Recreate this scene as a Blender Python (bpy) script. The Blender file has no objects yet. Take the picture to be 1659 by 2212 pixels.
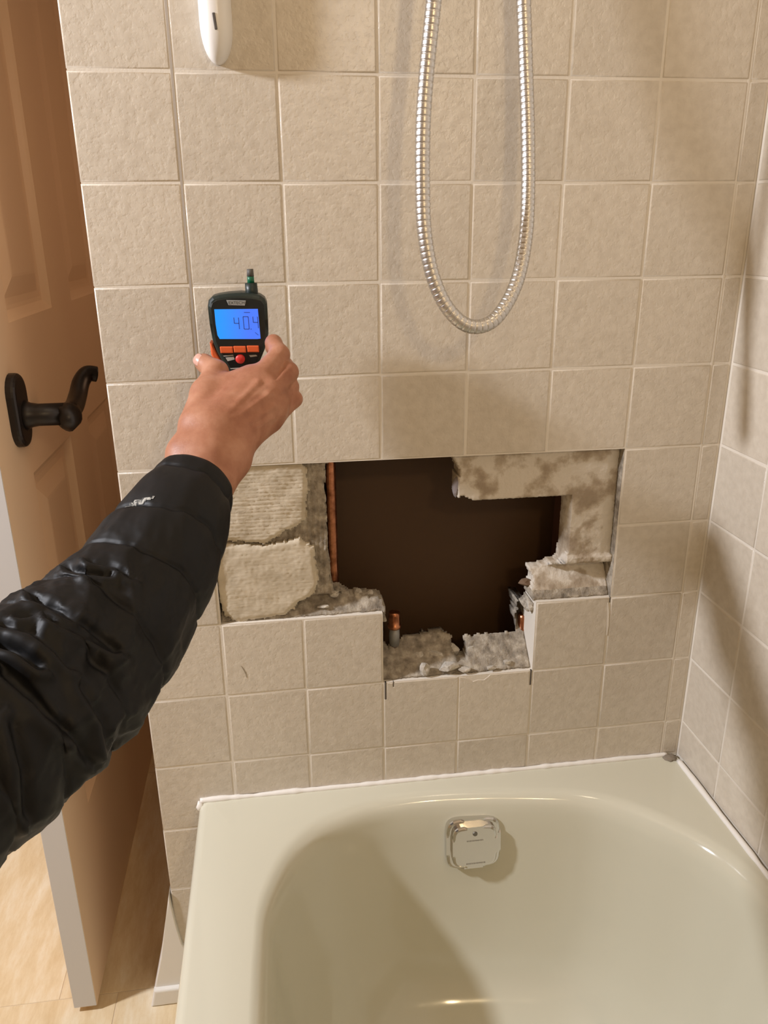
import bpy, bmesh, math, random
import numpy as np
from mathutils import Vector, Matrix, noise as mn

random.seed(7)
scene = bpy.context.scene
COL = scene.collection

# ------------------------------------------------------------------ camera
FPX, CX, CY = 1701.0, 829.5, 1106.0
ROT = np.array([[0.9902914800, -0.1387711620, -0.0080838830],
                [-0.0542885717, -0.3325647756, -0.9415165538],
                [0.1279669315, 0.9328146840, -0.3368697520]])   # rows: right, down, forward
CAM = np.array([0.2183, -1.0563, 1.2649])
cam_d = bpy.data.cameras.new('camera')
cam_d.sensor_fit = 'HORIZONTAL'
cam_d.sensor_width = 36.0
cam_d.lens = FPX / 1659.0 * 36.0
cam_d.clip_start = 0.02
cam = bpy.data.objects.new('camera', cam_d)
COL.objects.link(cam)
m4 = Matrix.Identity(4)
for i in range(3):
    m4[i][0] = ROT[0][i]; m4[i][1] = -ROT[1][i]; m4[i][2] = -ROT[2][i]; m4[i][3] = CAM[i]
cam.matrix_world = m4
scene.camera = cam

# ------------------------------------------------------------------ world, lights, exposure
world = bpy.data.worlds.new('world'); scene.world = world
world.use_nodes = True
world.node_tree.nodes['Background'].inputs[0].default_value = (1.0, 0.85, 0.68, 1)
world.node_tree.nodes['Background'].inputs[1].default_value = 0.02

def area(name, loc, target, size, power, color, shape='DISK', size_y=None):
    d = bpy.data.lights.new(name, 'AREA'); d.shape = shape; d.size = size
    if size_y: d.size_y = size_y
    d.energy = power; d.color = color
    o = bpy.data.objects.new(name, d); COL.objects.link(o)
    o.location = loc
    o.rotation_euler = (Vector(target) - Vector(loc)).to_track_quat('-Z', 'Y').to_euler()
    return o
KEY = area('vanity_light', (-1.25, -0.375, 1.86), (0.5, -0.1, 0.9), 0.13, 37.0, (0.985, 1.0, 1.07))
FILL = area('ceiling_light', (0.56, -0.62, 2.29), (0.45, -0.55, 0.0), 0.22, 1.3, (1.0, 0.82, 0.58))
FRONT_FILL = area('added_front_fill', (0.70, -2.00, 1.95), (0.0, -0.3, 0.9), 0.13, 4.4, (1.0, 0.75, 0.43))  # unseen warm fill added behind the camera to lift door and wall
DOOR_FILL = area('added_door_fill', (0.62, 0.50, 1.45), (-0.15, 0.42, 1.1), 0.40, 1.15, (1.0, 0.60, 0.36))  # unseen warm fill added behind the tiled wall to brighten the door face

vs = scene.view_settings
vs.view_transform = 'Standard'; vs.look = 'None'; vs.gamma = 1.0; vs.use_curve_mapping = False
vs.exposure = 0.0

# ------------------------------------------------------------------ helpers
def at(px, py, d):
    """photo pixel at a given depth along the optical axis -> world point"""
    return Vector(CAM + d * (ROT.T @ np.array([(px - CX) / FPX, (py - CY) / FPX, 1.0])))

def on(px, py, ax, v):
    """photo pixel -> world point on an axis-aligned plane"""
    r = ROT.T @ np.array([(px - CX) / FPX, (py - CY) / FPX, 1.0])
    return Vector(CAM + r * (v - CAM[ax]) / r[ax])

def link(name, me, mat=None, parent=None, loc=None):
    o = bpy.data.objects.new(name, me); COL.objects.link(o)
    if mat is not None and not me.materials: me.materials.append(mat)
    if parent is not None: o.parent = parent
    if loc is not None: o.location = loc
    return o

def mesh(verts, faces, smooth=False):
    me = bpy.data.meshes.new('mesh'); me.from_pydata([tuple(v) for v in verts], [], faces); me.update()
    if smooth: me.polygons.foreach_set('use_smooth', [True] * len(me.polygons))
    return me

def bm_mesh(bm, smooth=False):
    me = bpy.data.meshes.new('mesh'); bmesh.ops.recalc_face_normals(bm, faces=bm.faces); bm.to_mesh(me); bm.free()
    if smooth: me.polygons.foreach_set('use_smooth', [True] * len(me.polygons))
    return me

def box_bm(bm, x0, x1, y0, y1, z0, z1, bev=0.0, seg=2):
    r = bmesh.ops.create_cube(bm, size=1.0)
    vv = r['verts']
    for v in vv:
        v.co = Vector((x0 + (v.co.x + .5) * (x1 - x0), y0 + (v.co.y + .5) * (y1 - y0), z0 + (v.co.z + .5) * (z1 - z0)))
    if bev > 0:
        es = list({e for v in vv for e in v.link_edges})
        bmesh.ops.bevel(bm, geom=es, offset=bev, segments=seg, affect='EDGES', profile=0.5)

def box(name, x0, x1, y0, y1, z0, z1, mat, parent=None, bev=0.0, seg=2):
    bm = bmesh.new(); box_bm(bm, x0, x1, y0, y1, z0, z1, bev, seg)
    return link(name, bm_mesh(bm), mat, parent)

def prism(pts, y0, y1, bev=0.0, seg=2):
    """pts (x,z) front polygon at y0, back at y1 (y1>y0); front rim bevelled"""
    bm = bmesh.new()
    vf = [bm.verts.new((p[0], y0, p[1])) for p in pts]
    f = bm.faces.new(vf)
    r = bmesh.ops.extrude_face_region(bm, geom=[f])
    nv = [g for g in r['geom'] if isinstance(g, bmesh.types.BMVert)]
    for v in nv: v.co.y = y1
    bm.faces.ensure_lookup_table()
    if bev > 0:
        es = [e for e in bm.edges if all(abs(v.co.y - y0) < 1e-7 for v in e.verts)]
        bmesh.ops.bevel(bm, geom=es, offset=bev, segments=seg, affect='EDGES', profile=0.5)
    return bm_mesh(bm)

def tube(pts, rads, n=14, cap=True, smooth=True):
    pts = [Vector(p) for p in pts]
    if not hasattr(rads, '__len__'): rads = [rads] * len(pts)
    V, F = [], []
    t0 = (pts[1] - pts[0]).normalized()
    ref = Vector((0, 0, 1)) if abs(t0.z) < .9 else Vector((1, 0, 0))
    a = t0.cross(ref).normalized()
    for i, p in enumerate(pts):
        t = (pts[min(i + 1, len(pts) - 1)] - pts[max(i - 1, 0)]).normalized()
        a = (a - t * a.dot(t)).normalized(); b = t.cross(a)
        for k in range(n):
            q = 2 * math.pi * k / n
            V.append(p + rads[i] * (math.cos(q) * a + math.sin(q) * b))
    for i in range(len(pts) - 1):
        for k in range(n):
            k2 = (k + 1) % n
            F.append((i * n + k, i * n + k2, (i + 1) * n + k2, (i + 1) * n + k))
    if cap:
        F.append(tuple(range(n - 1, -1, -1))); o = (len(pts) - 1) * n; F.append(tuple(range(o, o + n)))
    return mesh(V, F, smooth)

def catmull(P, n):
    P = [Vector(p) for p in P]; out = []
    for i in range(len(P) - 1):
        p0 = P[max(i - 1, 0)]; p1 = P[i]; p2 = P[i + 1]; p3 = P[min(i + 2, len(P) - 1)]
        for k in range(n):
            t = k / n
            out.append(0.5 * ((2 * p1) + (p2 - p0) * t + (2 * p0 - 5 * p1 + 4 * p2 - p3) * t * t + (3 * p1 - p0 - 3 * p2 + p3) * t ** 3))
    out.append(P[-1]); return out

def empty(name, loc=(0, 0, 0)):
    o = bpy.data.objects.new(name, None); o.empty_display_size = .02; COL.objects.link(o); o.location = loc
    return o

def under(o, parent):
    """parent o keeping its world placement (parents here carry only a translation)"""
    o.parent = parent
    o.matrix_parent_inverse = Matrix.Translation(-Vector(parent.location))
    return o

def tag(o, label=None, cat=None, group=None, kind=None):
    if label: o['label'] = label
    if cat: o['category'] = cat
    if group: o['group'] = group
    if kind: o['kind'] = kind
    return o

def inpoly(P, X, Z):
    P = np.array(P); res = np.zeros(X.shape, bool); j = len(P) - 1
    for i in range(len(P)):
        c = ((P[i, 1] > Z) != (P[j, 1] > Z))
        with np.errstate(divide='ignore', invalid='ignore'):
            xi = (P[j, 0] - P[i, 0]) * (Z - P[i, 1]) / (P[j, 1] - P[i, 1]) + P[i, 0]
        res ^= c & (X < xi); j = i
    return res

# ------------------------------------------------------------------ materials
def M(name, color, rough=.5, metal=0.0, spec=.5, coat=0.0, coat_rough=.1):
    m = bpy.data.materials.new(name); m.use_nodes = True
    b = m.node_tree.nodes['Principled BSDF']
    b.inputs['Base Color'].default_value = (*color, 1); b.inputs['Roughness'].default_value = rough
    b.inputs['Metallic'].default_value = metal; b.inputs['Specular IOR Level'].default_value = spec
    b.inputs['Coat Weight'].default_value = coat; b.inputs['Coat Roughness'].default_value = coat_rough
    return m

def N(m, kind, **kw):
    n = m.node_tree.nodes.new(kind)
    for k, v in kw.items():
        if k in n.inputs: n.inputs[k].default_value = v
        else: setattr(n, k, v)
    return n
def L(m, a, b): m.node_tree.links.new(a, b)
def B(m): return m.node_tree.nodes['Principled BSDF']

def mottle(m, cols, scale, detail=4.0, stretch=None, coord='Object', rough=.55, seed=0.0):
    """noise driven colour ramp on base colour; cols = [(pos, rgb), ...]"""
    tc = N(m, 'ShaderNodeTexCoord'); src = tc.outputs[coord]
    mp = N(m, 'ShaderNodeMapping'); L(m, src, mp.inputs[0])
    mp.inputs['Location'].default_value = (seed, seed * .7, seed * 1.3)
    if stretch: mp.inputs['Scale'].default_value = stretch
    nz = N(m, 'ShaderNodeTexNoise'); nz.inputs['Scale'].default_value = scale; nz.inputs['Detail'].default_value = detail
    nz.inputs['Roughness'].default_value = rough
    L(m, mp.outputs[0], nz.inputs['Vector'])
    cr = N(m, 'ShaderNodeValToRGB'); e = cr.color_ramp.elements
    while len(e) < len(cols): e.new(.5)
    for i, (p, c) in enumerate(cols): e[i].position = p; e[i].color = (*c, 1)
    L(m, nz.outputs['Fac'], cr.inputs['Fac'])
    L(m, cr.outputs['Color'], B(m).inputs['Base Color'])
    return mp, nz, cr

def bump(m, scale, strength, dist=.002, detail=4.0, stretch=None, coord='Object', prev=None, rough=.55):
    tc = N(m, 'ShaderNodeTexCoord'); mp = N(m, 'ShaderNodeMapping'); L(m, tc.outputs[coord], mp.inputs[0])
    if stretch: mp.inputs['Scale'].default_value = stretch
    nz = N(m, 'ShaderNodeTexNoise'); nz.inputs['Scale'].default_value = scale; nz.inputs['Detail'].default_value = detail
    nz.inputs['Roughness'].default_value = rough
    L(m, mp.outputs[0], nz.inputs['Vector'])
    bp = N(m, 'ShaderNodeBump'); bp.inputs['Strength'].default_value = strength; bp.inputs['Distance'].default_value = dist
    L(m, nz.outputs['Fac'], bp.inputs['Height'])
    if prev is not None: L(m, prev.outputs[0], bp.inputs['Normal'])
    L(m, bp.outputs[0], B(m).inputs['Normal'])
    return bp

def tile_material():
    m = M('glazed_tile', (.6, .5, .38), .31, spec=.5)
    tc = N(m, 'ShaderNodeTexCoord'); oi = N(m, 'ShaderNodeObjectInfo')
    ml = N(m, 'ShaderNodeMath', operation='MULTIPLY'); ml.inputs[1].default_value = 37.0
    L(m, oi.outputs['Random'], ml.inputs[0])
    ad = N(m, 'ShaderNodeVectorMath', operation='ADD'); L(m, tc.outputs['Object'], ad.inputs[0]); L(m, ml.outputs[0], ad.inputs[1])
    n1 = N(m, 'ShaderNodeTexNoise'); n1.inputs['Scale'].default_value = 85; n1.inputs['Detail'].default_value = 7; L(m, ad.outputs[0], n1.inputs['Vector'])
    cr = N(m, 'ShaderNodeValToRGB'); e = cr.color_ramp.elements
    e[0].position = .30; e[0].color = (.575, .51, .42, 1); e[1].position = .66; e[1].color = (.645, .58, .485, 1)
    L(m, n1.outputs['Fac'], cr.inputs['Fac'])
    hv = N(m, 'ShaderNodeHueSaturation')
    mr = N(m, 'ShaderNodeMapRange'); mr.inputs['To Min'].default_value = .95; mr.inputs['To Max'].default_value = 1.05
    L(m, oi.outputs['Random'], mr.inputs['Value']); L(m, mr.outputs[0], hv.inputs['Value'])
    L(m, cr.outputs['Color'], hv.inputs['Color']); L(m, hv.outputs[0], B(m).inputs['Base Color'])
    # dimpled surface: soft undulation and small pits
    n2 = N(m, 'ShaderNodeTexNoise'); n2.inputs['Scale'].default_value = 105; n2.inputs['Detail'].default_value = 3.5; L(m, ad.outputs[0], n2.inputs['Vector'])
    b1 = N(m, 'ShaderNodeBump'); b1.inputs['Strength'].default_value = .38; b1.inputs['Distance'].default_value = .0012; L(m, n2.outputs['Fac'], b1.inputs['Height'])
    n3 = N(m, 'ShaderNodeTexNoise'); n3.inputs['Scale'].default_value = 190; n3.inputs['Detail'].default_value = 3; L(m, ad.outputs[0], n3.inputs['Vector'])
    c3 = N(m, 'ShaderNodeValToRGB'); c3.color_ramp.elements[0].position = .33; c3.color_ramp.elements[1].position = .5; L(m, n3.outputs['Fac'], c3.inputs['Fac'])
    b2 = N(m, 'ShaderNodeBump'); b2.inputs['Strength'].default_value = .30; b2.inputs['Distance'].default_value = .0005; L(m, c3.outputs['Color'], b2.inputs['Height'])
    L(m, b1.outputs[0], b2.inputs['Normal']); L(m, b2.outputs[0], B(m).inputs['Normal'])
    return m
TILE = tile_material()
GROUT = M('grout', (.74, .68, .59), .85, spec=.2); bump(GROUT, 400, .4, .0006)
GROUT_DK = M('grey_grout', (.44, .39, .335), .9, spec=.2)
CAULK = M('white_caulk', (.84, .81, .76), .4, spec=.4)
PAINT = M('wall_paint', (.62, .50, .36), .8, spec=.2)
CEIL = M('ceiling_paint', (.68, .58, .45), .9, spec=.1)
TUB = M('cream_enamel', (.64, .62, .50), .12, spec=.5, coat=.3, coat_rough=.06)
DOOR_BOUNCE = M('door_bounce_tint', (.88, .65, .44), .42, spec=.4)  # off-white door face, warm bounce light mixed into its colour
DEDGE = M('door_edge_paint', (.62, .61, .61), .45, spec=.4)  # same door's edge, left neutral without the bounce tint
BLACKM = M('oiled_bronze', (.018, .014, .013), .38, metal=.35, spec=.6)
CHROME = M('chrome', (.70, .69, .67), .16, metal=1.0)
HOSE = M('hose_steel', (.62, .605, .58), .34, metal=1.0)
WHITEP = M('white_plastic', (.82, .80, .77), .3, spec=.5)
SLOT_SHADE = M('slot_shade', (.10, .085, .075), .7)  # dark colour stands for the shade inside the holder's slot
COPPER = M('copper', (.72, .33, .17), .30, metal=1.0)
mottle(COPPER, [(.3, (.24, .09, .045)), (.62, (.58, .25, .13))], 90)
SOLDER = M('solder', (.34, .34, .33), .55, metal=.6)
MORTAR = M('grey_mortar', (.4, .35, .28), .95, spec=.15)
mottle(MORTAR, [(.28, (.17, .145, .115)), (.50, (.34, .295, .235)), (.72, (.56, .50, .41))], 75, 8); bump(MORTAR, 220, .9, .002, 6)
BOARD = M('plaster_board', (.55, .5, .42), .95, spec=.15)
mottle(BOARD, [(.38, (.36, .29, .215)), (.46, (.47, .395, .305)), (.54, (.66, .60, .515))], 26, 7, seed=3.0); bump(BOARD, 170, .8, .0015, 6)
PAD = M('dried_adhesive', (.62, .55, .43), .9, spec=.2)
mottle(PAD, [(.3, (.50, .43, .32)), (.65, (.66, .585, .46))], 45, 6); bump(PAD, 130, .45, .0012, 5, stretch=(.35, 1, 1.6))
STONE = M('rubble_grey', (.42, .39, .34), .95, spec=.15)
mottle(STONE, [(.3, (.38, .34, .285)), (.7, (.66, .61, .53))], 120, 6); bump(STONE, 350, .7, .0012, 5)
BROWN = M('brown_hardboard', (.085, .046, .022), .55, spec=.3); bump(BROWN, 60, .15, .001)
WOOD = M('old_stud_wood', (.12, .05, .03), .75); bump(WOOD, 40, .4, .001, stretch=(1, 1, .1))
TRAV = M('travertine_floor', (.7, .55, .38), .32, spec=.45)
mottle(TRAV, [(.30, (.66, .49, .27)), (.50, (.78, .63, .41)), (.68, (.88, .78, .60))], 12, 12, stretch=(2.1, .5, 1), coord='Object', rough=.74)
FGROUT = M('floor_grout', (.64, .52, .37), .9)
SKIN = M('skin', (.60, .34, .22), .48, spec=.42)
mp_, nz_, cr_ = mottle(SKIN, [(.28, (.30, .115, .062)), (.52, (.40, .18, .105)), (.72, (.48, .245, .155))], 38, 5)
bump(SKIN, 420, .22, .0008, 3)
B(SKIN).inputs['Subsurface Weight'].default_value = .12; B(SKIN).inputs['Subsurface Radius'].default_value = (.006, .0025, .0015); B(SKIN).inputs['Subsurface Scale'].default_value = 1.0
NAIL = M('nail', (.58, .34, .27), .28, spec=.5)
NYLON = M('black_nylon', (.004, .004, .0045), .54, spec=.28); bump(NYLON, 40, .15, .004, 2)
SMEAR = M('paint_smear', (.30, .29, .26), .85)
mottle(SMEAR, [(.42, (.05, .05, .048)), (.56, (.42, .41, .37))], 320, 5)
DKGREEN = M('dark_green_plastic', (.006, .016, .014), .42, spec=.5)
FACEP = M('black_face_plastic', (.005, .009, .010), .3, spec=.5)
GREENP = M('green_plastic', (.0, .12, .055), .4)
ORANGE = M('orange_rubber', (.72, .125, .03), .5)
REDB = M('red_rubber', (.62, .03, .025), .45)
LOGO = M('logo_grey', (.33, .34, .33), .45)
LOGOT = M('logo_ink', (.02, .03, .03), .5)
MARK = M('pale_print', (.42, .43, .42), .6)
BLUEINK = M('lcd_segment', (.03, .09, .50), .6)
LCD = bpy.data.materials.new('lcd_backlight'); LCD.use_nodes = True
def lcd():
    m = LCD; b = B(m); b.inputs['Base Color'].default_value = (.02, .05, .2, 1); b.inputs['Roughness'].default_value = .25
    tc = N(m, 'ShaderNodeTexCoord'); sp = N(m, 'ShaderNodeSeparateXYZ'); L(m, tc.outputs['Generated'], sp.inputs[0])
    cr = N(m, 'ShaderNodeValToRGB'); e = cr.color_ramp.elements
    e[0].position = .05; e[0].color = (.002, .34, 1, 1); e[1].position = .75; e[1].color = (.065, .20, 1, 1)
    L(m, sp.outputs[0], cr.inputs['Fac']); L(m, cr.outputs['Color'], b.inputs['Emission Color']); b.inputs['Emission Strength'].default_value = .9
lcd()

# ------------------------------------------------------------------ structure
T = .12                          # tile pitch
XR = .8675                       # right wall face
def zr(r): return 1.441 - T * r
RIM = .414

def slab_with_cut(pts_outer, loops, y0, y1):
    """rectangle with cut-outs, extruded in y"""
    bm = bmesh.new()
    edges = []
    for loop in [pts_outer] + loops:
        vs_ = [bm.verts.new((p[0], y0, p[1])) for p in loop]
        for i in range(len(vs_)): edges.append(bm.edges.new((vs_[i], vs_[(i + 1) % len(vs_)])))
    bmesh.ops.triangle_fill(bm, edges=edges, use_beauty=True)
    r = bmesh.ops.extrude_face_region(bm, geom=list(bm.faces))
    for g in r['geom']:
        if isinstance(g, bmesh.types.BMVert): g.co.y = y1
    return bm_mesh(bm)

cut = [(T, zr(6)), (T, zr(4)), (6 * T, zr(4)), (6 * T, zr(6)), (5 * T, zr(6)), (5 * T, zr(7)), (3 * T, zr(7)), (3 * T, zr(6))]
wall_back = link('wall_back', slab_with_cut([(0.002, 0), (XR + .06, 0), (XR + .06, 2.32), (0.002, 2.32)], [cut], .0008, .055), GROUT)
wall_back.data.materials.append(MORTAR)
for f_ in wall_back.data.polygons:                       # broken mortar shows on the cut faces left and right of the hole
    if abs(f_.normal.x) > .9 and .1 < f_.center.x < .73 and (abs(f_.center.x - .72) < .002 or abs(f_.center.x - .36) < .002): f_.material_index = 1
tag(wall_back, 'tiled shower wall with a rough square hole broken through it', None, kind='structure')

_tc = {}
def tile_mesh(w, h, bev=.0022):
    k = (round(w, 4), round(h, 4))
    if k in _tc: return _tc[k]
    V, F = [], []
    for ins, y in ((0, .0078), (0, .0017), (.0007, .0006), (bev, 0.0)):
        x = w / 2 - ins; z = h / 2 - ins
        V += [(-x, y, -z), (x, y, -z), (x, y, z), (-x, y, z)]
    for r in range(3):
        for k2 in range(4):
            a = r * 4 + k2; b = r * 4 + (k2 + 1) % 4
            F.append((a, b, b + 4, a + 4))
    F.append((12, 13, 14, 15))
    me = mesh(V, F); me.polygons.foreach_set('use_smooth', [True] * (len(F) - 1) + [False])
    me.materials.append(TILE); _tc[k] = me
    return me

J = .0023
rt = random.Random(3)
def put_tile(parent, x0, x1, z0, z1, right=False, j=J):
    me = tile_mesh(x1 - x0 - j, z1 - z0 - j)
    o = link('tile', me, None, parent)
    u = (x0 + x1) / 2; z = (z0 + z1) / 2; dy = rt.uniform(-.0003, .0003)
    if right:
        o.location = (XR + dy, u, z); o.rotation_euler = (rt.gauss(0, .002), 0, -math.pi / 2 + rt.gauss(0, .002))
    else:
        o.location = (u, dy, z); o.rotation_euler = (rt.gauss(0, .0025), 0, rt.gauss(0, .0025))
    return o

removed = {(c, r) for c in range(1, 6) for r in (4, 5)} | {(3, 6), (4, 6)}
special = {(3, 7), (4, 7)}
for r in range(-5, 12):
    for c in range(0, 8):
        if (c, r) in removed or (c, r) in special: continue
        x0, x1 = c * T, (c + 1) * T
        z0, z1 = zr(r + 1), zr(r)
        if c == 0: x1 -= .0012
        if c == 6: x1 -= .0008
        if c == 7: x0 -= .001; x1 = XR - .001
        if c > 0:
            if r > 8: continue
            if r == 8: z0 = RIM + .001
        if r == 11: z0 = .003
        put_tile(wall_back, x0, x1, z0, z1)
# two tiles below the hole, nicked by the saw at their top corners
def sawn_tile(pts):
    o = link('tile', prism(pts, 0.0, .0078, .0009, 1), TILE, wall_back)
    return o
a, b = 3 * T + J / 2, 4 * T - J / 2; z0, z1 = zr(8) + J / 2, zr(7) - J / 2
sawn_tile([(a, z0), (b, z0), (b, z1), (a + .016, z1), (a + .0155, z1 - .008), (a + .0142, z1 - .008), (a + .0135, z1 - .001), (a + .0055, z1), (a + .005, z1 - .001), (a + .0035, z1 - .029), (a + .0006, z1 - .029), (a, z1 - .030)])
a, b = 4 * T + J / 2, 5 * T - J / 2
sawn_tile([(a, z0), (b, z0), (b, z1 - .026), (b - .0025, z1 - .025), (b - .0035, z1), (a + .050, z1), (a + .046, z1 - .004), (a + .040, z1 - .0085), (a + .030, z1 - .0075), (a + .022, z1 - .010), (a + .015, z1 - .005), (a + .010, z1 - .002), (a, z1)])
# dark worn joint right of the first column, pale wide joint near the corner
box('grout_strip', T - .0024, T + .0004, .0004, .004, zr(4) + .002, 2.03, GROUT_DK, wall_back)
box('grout_strip', 7 * T - .0026, 7 * T + .0002, .0004, .004, RIM, 2.03, GROUT, wall_back)
# dark strips as painted shade inside the saw kerfs past the cut-out corners, a scuff and a dried grout run
KERF_SHADE = M('kerf_shade', (.10, .085, .07), .9)  # dark colour stands for the shade deep in the saw cuts
for (xa, xb, za, zb) in ((.3622, .3646, zr(7) - .031, zr(7)), (.3752, .3764, zr(7) - .0085, zr(7)), (.5972, .5996, zr(7) - .0265, zr(7)), (.7189, .7203, zr(6) - .009, zr(6))):
    box('kerf_shade', xa, xb, .0002, .004, za, zb, KERF_SHADE, wall_back)
def smear(pxs, w, mat):
    bm = bmesh.new(); L_ = []; R_ = []
    for i, (x, y) in enumerate(pxs):
        p = on(x, y, 1, -.0006); ww = w * (1 if 0 < i < len(pxs) - 1 else .3); L_.append((p.x - ww, p.z)); R_.append((p.x + ww, p.z))
    link('grout_smear', prism(L_ + R_[::-1], -.0007, .001), mat, wall_back)
smear([(521, 1439), (526, 1446), (531, 1455), (533, 1464)], .0007, M('scuff', (.30, .25, .18), .8))
smear([(1313, 1302), (1314, 1325), (1313, 1350), (1311, 1372)], .0016, GROUT)
# painted wall above the tiles
box('paint_band', 0.0, XR, -.001, .0022, 2.043, 2.32, PAINT, wall_back)

# chase behind the wall
cav = box('wall_cavity', -.0, XR, .135, .155, 0, 2.32, BROWN); tag(cav, kind='structure')
cav2 = box('wall_end', 0.0, .02, .0555, .1345, 0, 2.32, PAINT); tag(cav2, kind='structure')
stud = box('wood_stud', .668, .708, .0565, .134, .35, 1.35, WOOD, bev=.002); tag(stud, 'dark wooden stud inside the right side of the wall hole', 'stud')

# mortar bed left around the broken hole --------------------------------------------------
hole_px = [(702, 1002), (760, 985), (975, 975), (985, 998), (994, 1010), (990, 1040), (986, 1074), (1000, 1068), (1015, 1077), (1120, 1074), (1236, 1067),
           (1230, 1140), (1221, 1216), (1208, 1224), (1190, 1229), (1170, 1236), (1153, 1240), (1157, 1262), (1150, 1282), (1153, 1300), (1140, 1318),
           (1132, 1328), (1130, 1390), (1060, 1394), (1013, 1398), (1017, 1412), (1010, 1432), (990, 1435), (983, 1420), (986, 1396), (960, 1386),
           (920, 1395), (880, 1402), (865, 1412), (842, 1419), (836, 1400), (829, 1300), (810, 1296), (760, 1294), (724, 1282), (714, 1270), (707, 1150), (701, 1050)]
hole = [(on(x, y, 1, .014).x, on(x, y, 1, .014).z) for x, y in hole_px]

def yfront(x, z):
    n1 = mn.noise((x * 60, z * 60, 1.3)); n2 = mn.noise((x * 220, z * 220, 4.1)); n3 = mn.noise((x * 480, z * 480, 7.7))
    y = .013 + .0016 * n1 + .0012 * n2 + .0006 * n3
    if x < .30 and z > .735:                     # trowelled grey strip with vertical ridges
        y = .0155 + .0012 * math.sin(x * 900 + 3 * n1) + .0010 * n2 + .001 * n1
    if z > .885 and x > .46: y = .0105 + .0005 * n2 + .0006 * n1
    if x > .64: y = .0112 + .0014 * n1 + .0007 * n2 + max(0, (x - .70)) * .25
    if x > .585 and .715 < z < .79: y = .008 + max(0, .028 * (z - .722) / .045) * (1 if z < .767 else max(0, 1 - (z - .767) / .012)) + .0015 * n2 + .001 * n1
    if z < .70: y = .007 + max(0, z - .601) * 1.05 + .0020 * n1 + .0022 * n2 + .0008 * n3
    if .715 < z < .75 and x < .37: y = .008 + max(0, z - .722) * 1.0 + .002 * n1 + .002 * n2
    return y

def grid_slab(keep_fn, yfn, yback, x0, x1, z0, z1, h, matfn=None):
    nx = int(round((x1 - x0) / h)); nz = int(round((z1 - z0) / h))
    xs = x0 + np.arange(nx + 1) * (x1 - x0) / nx; zs = z0 + np.arange(nz + 1) * (z1 - z0) / nz
    Xc, Zc = np.meshgrid((xs[:-1] + xs[1:]) / 2, (zs[:-1] + zs[1:]) / 2, indexing='ij')
    K = keep_fn(Xc, Zc)
    vid = {}; V = []; F = []; MI = []
    def v(i, k, back):
        q = (i, k, back)
        if q not in vid:
            vid[q] = len(V); x, z = float(xs[i]), float(zs[k])
            jx = .0010 * mn.noise((x * 300, z * 300, 9.1)); jz = .0010 * mn.noise((x * 300, z * 300, 2.9))
            V.append((x + jx, yback if back else yfn(x, z), z + jz))
        return vid[q]
    for i in range(nx):
        for k in range(nz):
            if not K[i, k]: continue
            mi = matfn(Xc[i, k], Zc[i, k]) if matfn else 0
            F.append((v(i, k, 0), v(i + 1, k, 0), v(i + 1, k + 1, 0), v(i, k + 1, 0))); MI.append(mi)
            for di, dk, e in ((-1, 0, ((i, k + 1), (i, k))), (1, 0, ((i + 1, k), (i + 1, k + 1))), (0, -1, ((i, k), (i + 1, k))), (0, 1, ((i + 1, k + 1), (i, k + 1)))):
                a, b = i + di, k + dk
                if a < 0 or b < 0 or a >= nx or b >= nz or not K[a, b]:
                    F.append((v(*e[1], 0), v(*e[0], 0), v(*e[0], 1), v(*e[1], 1))); MI.append(mi)
    me = mesh(V, F, True); me.polygons.foreach_set('material_index', MI)
    return me

def keep_mortar(X, Z):
    ok = (Z > zr(6)) | ((X > 3 * T) & (X < 5 * T))
    J_ = np.zeros(X.shape); J2 = np.zeros(X.shape)
    for i in range(X.shape[0]):
        for k in range(X.shape[1]):
            rough = 0.0012 if (X[i, k] > .47 and Z[i, k] > .775) else .0032
            J_[i, k] = rough * mn.noise((X[i, k] * 110, Z[i, k] * 110, .5)); J2[i, k] = rough * mn.noise((X[i, k] * 110, Z[i, k] * 110, 5.5))
    return ok & ~inpoly(hole, X + J_, Z + J2)
def mortar_mat(x, z): return 1 if (x > .44 and z > .735) else 0
mb_me = grid_slab(keep_mortar, yfront, .0548, T + .0005, 6 * T - .0005, zr(7) + .0005, zr(4) - .0005, .0026, mortar_mat)
mb_me.materials.append(MORTAR); mb_me.materials.append(BOARD)
link('mortar_bed', mb_me, None, wall_back)

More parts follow.
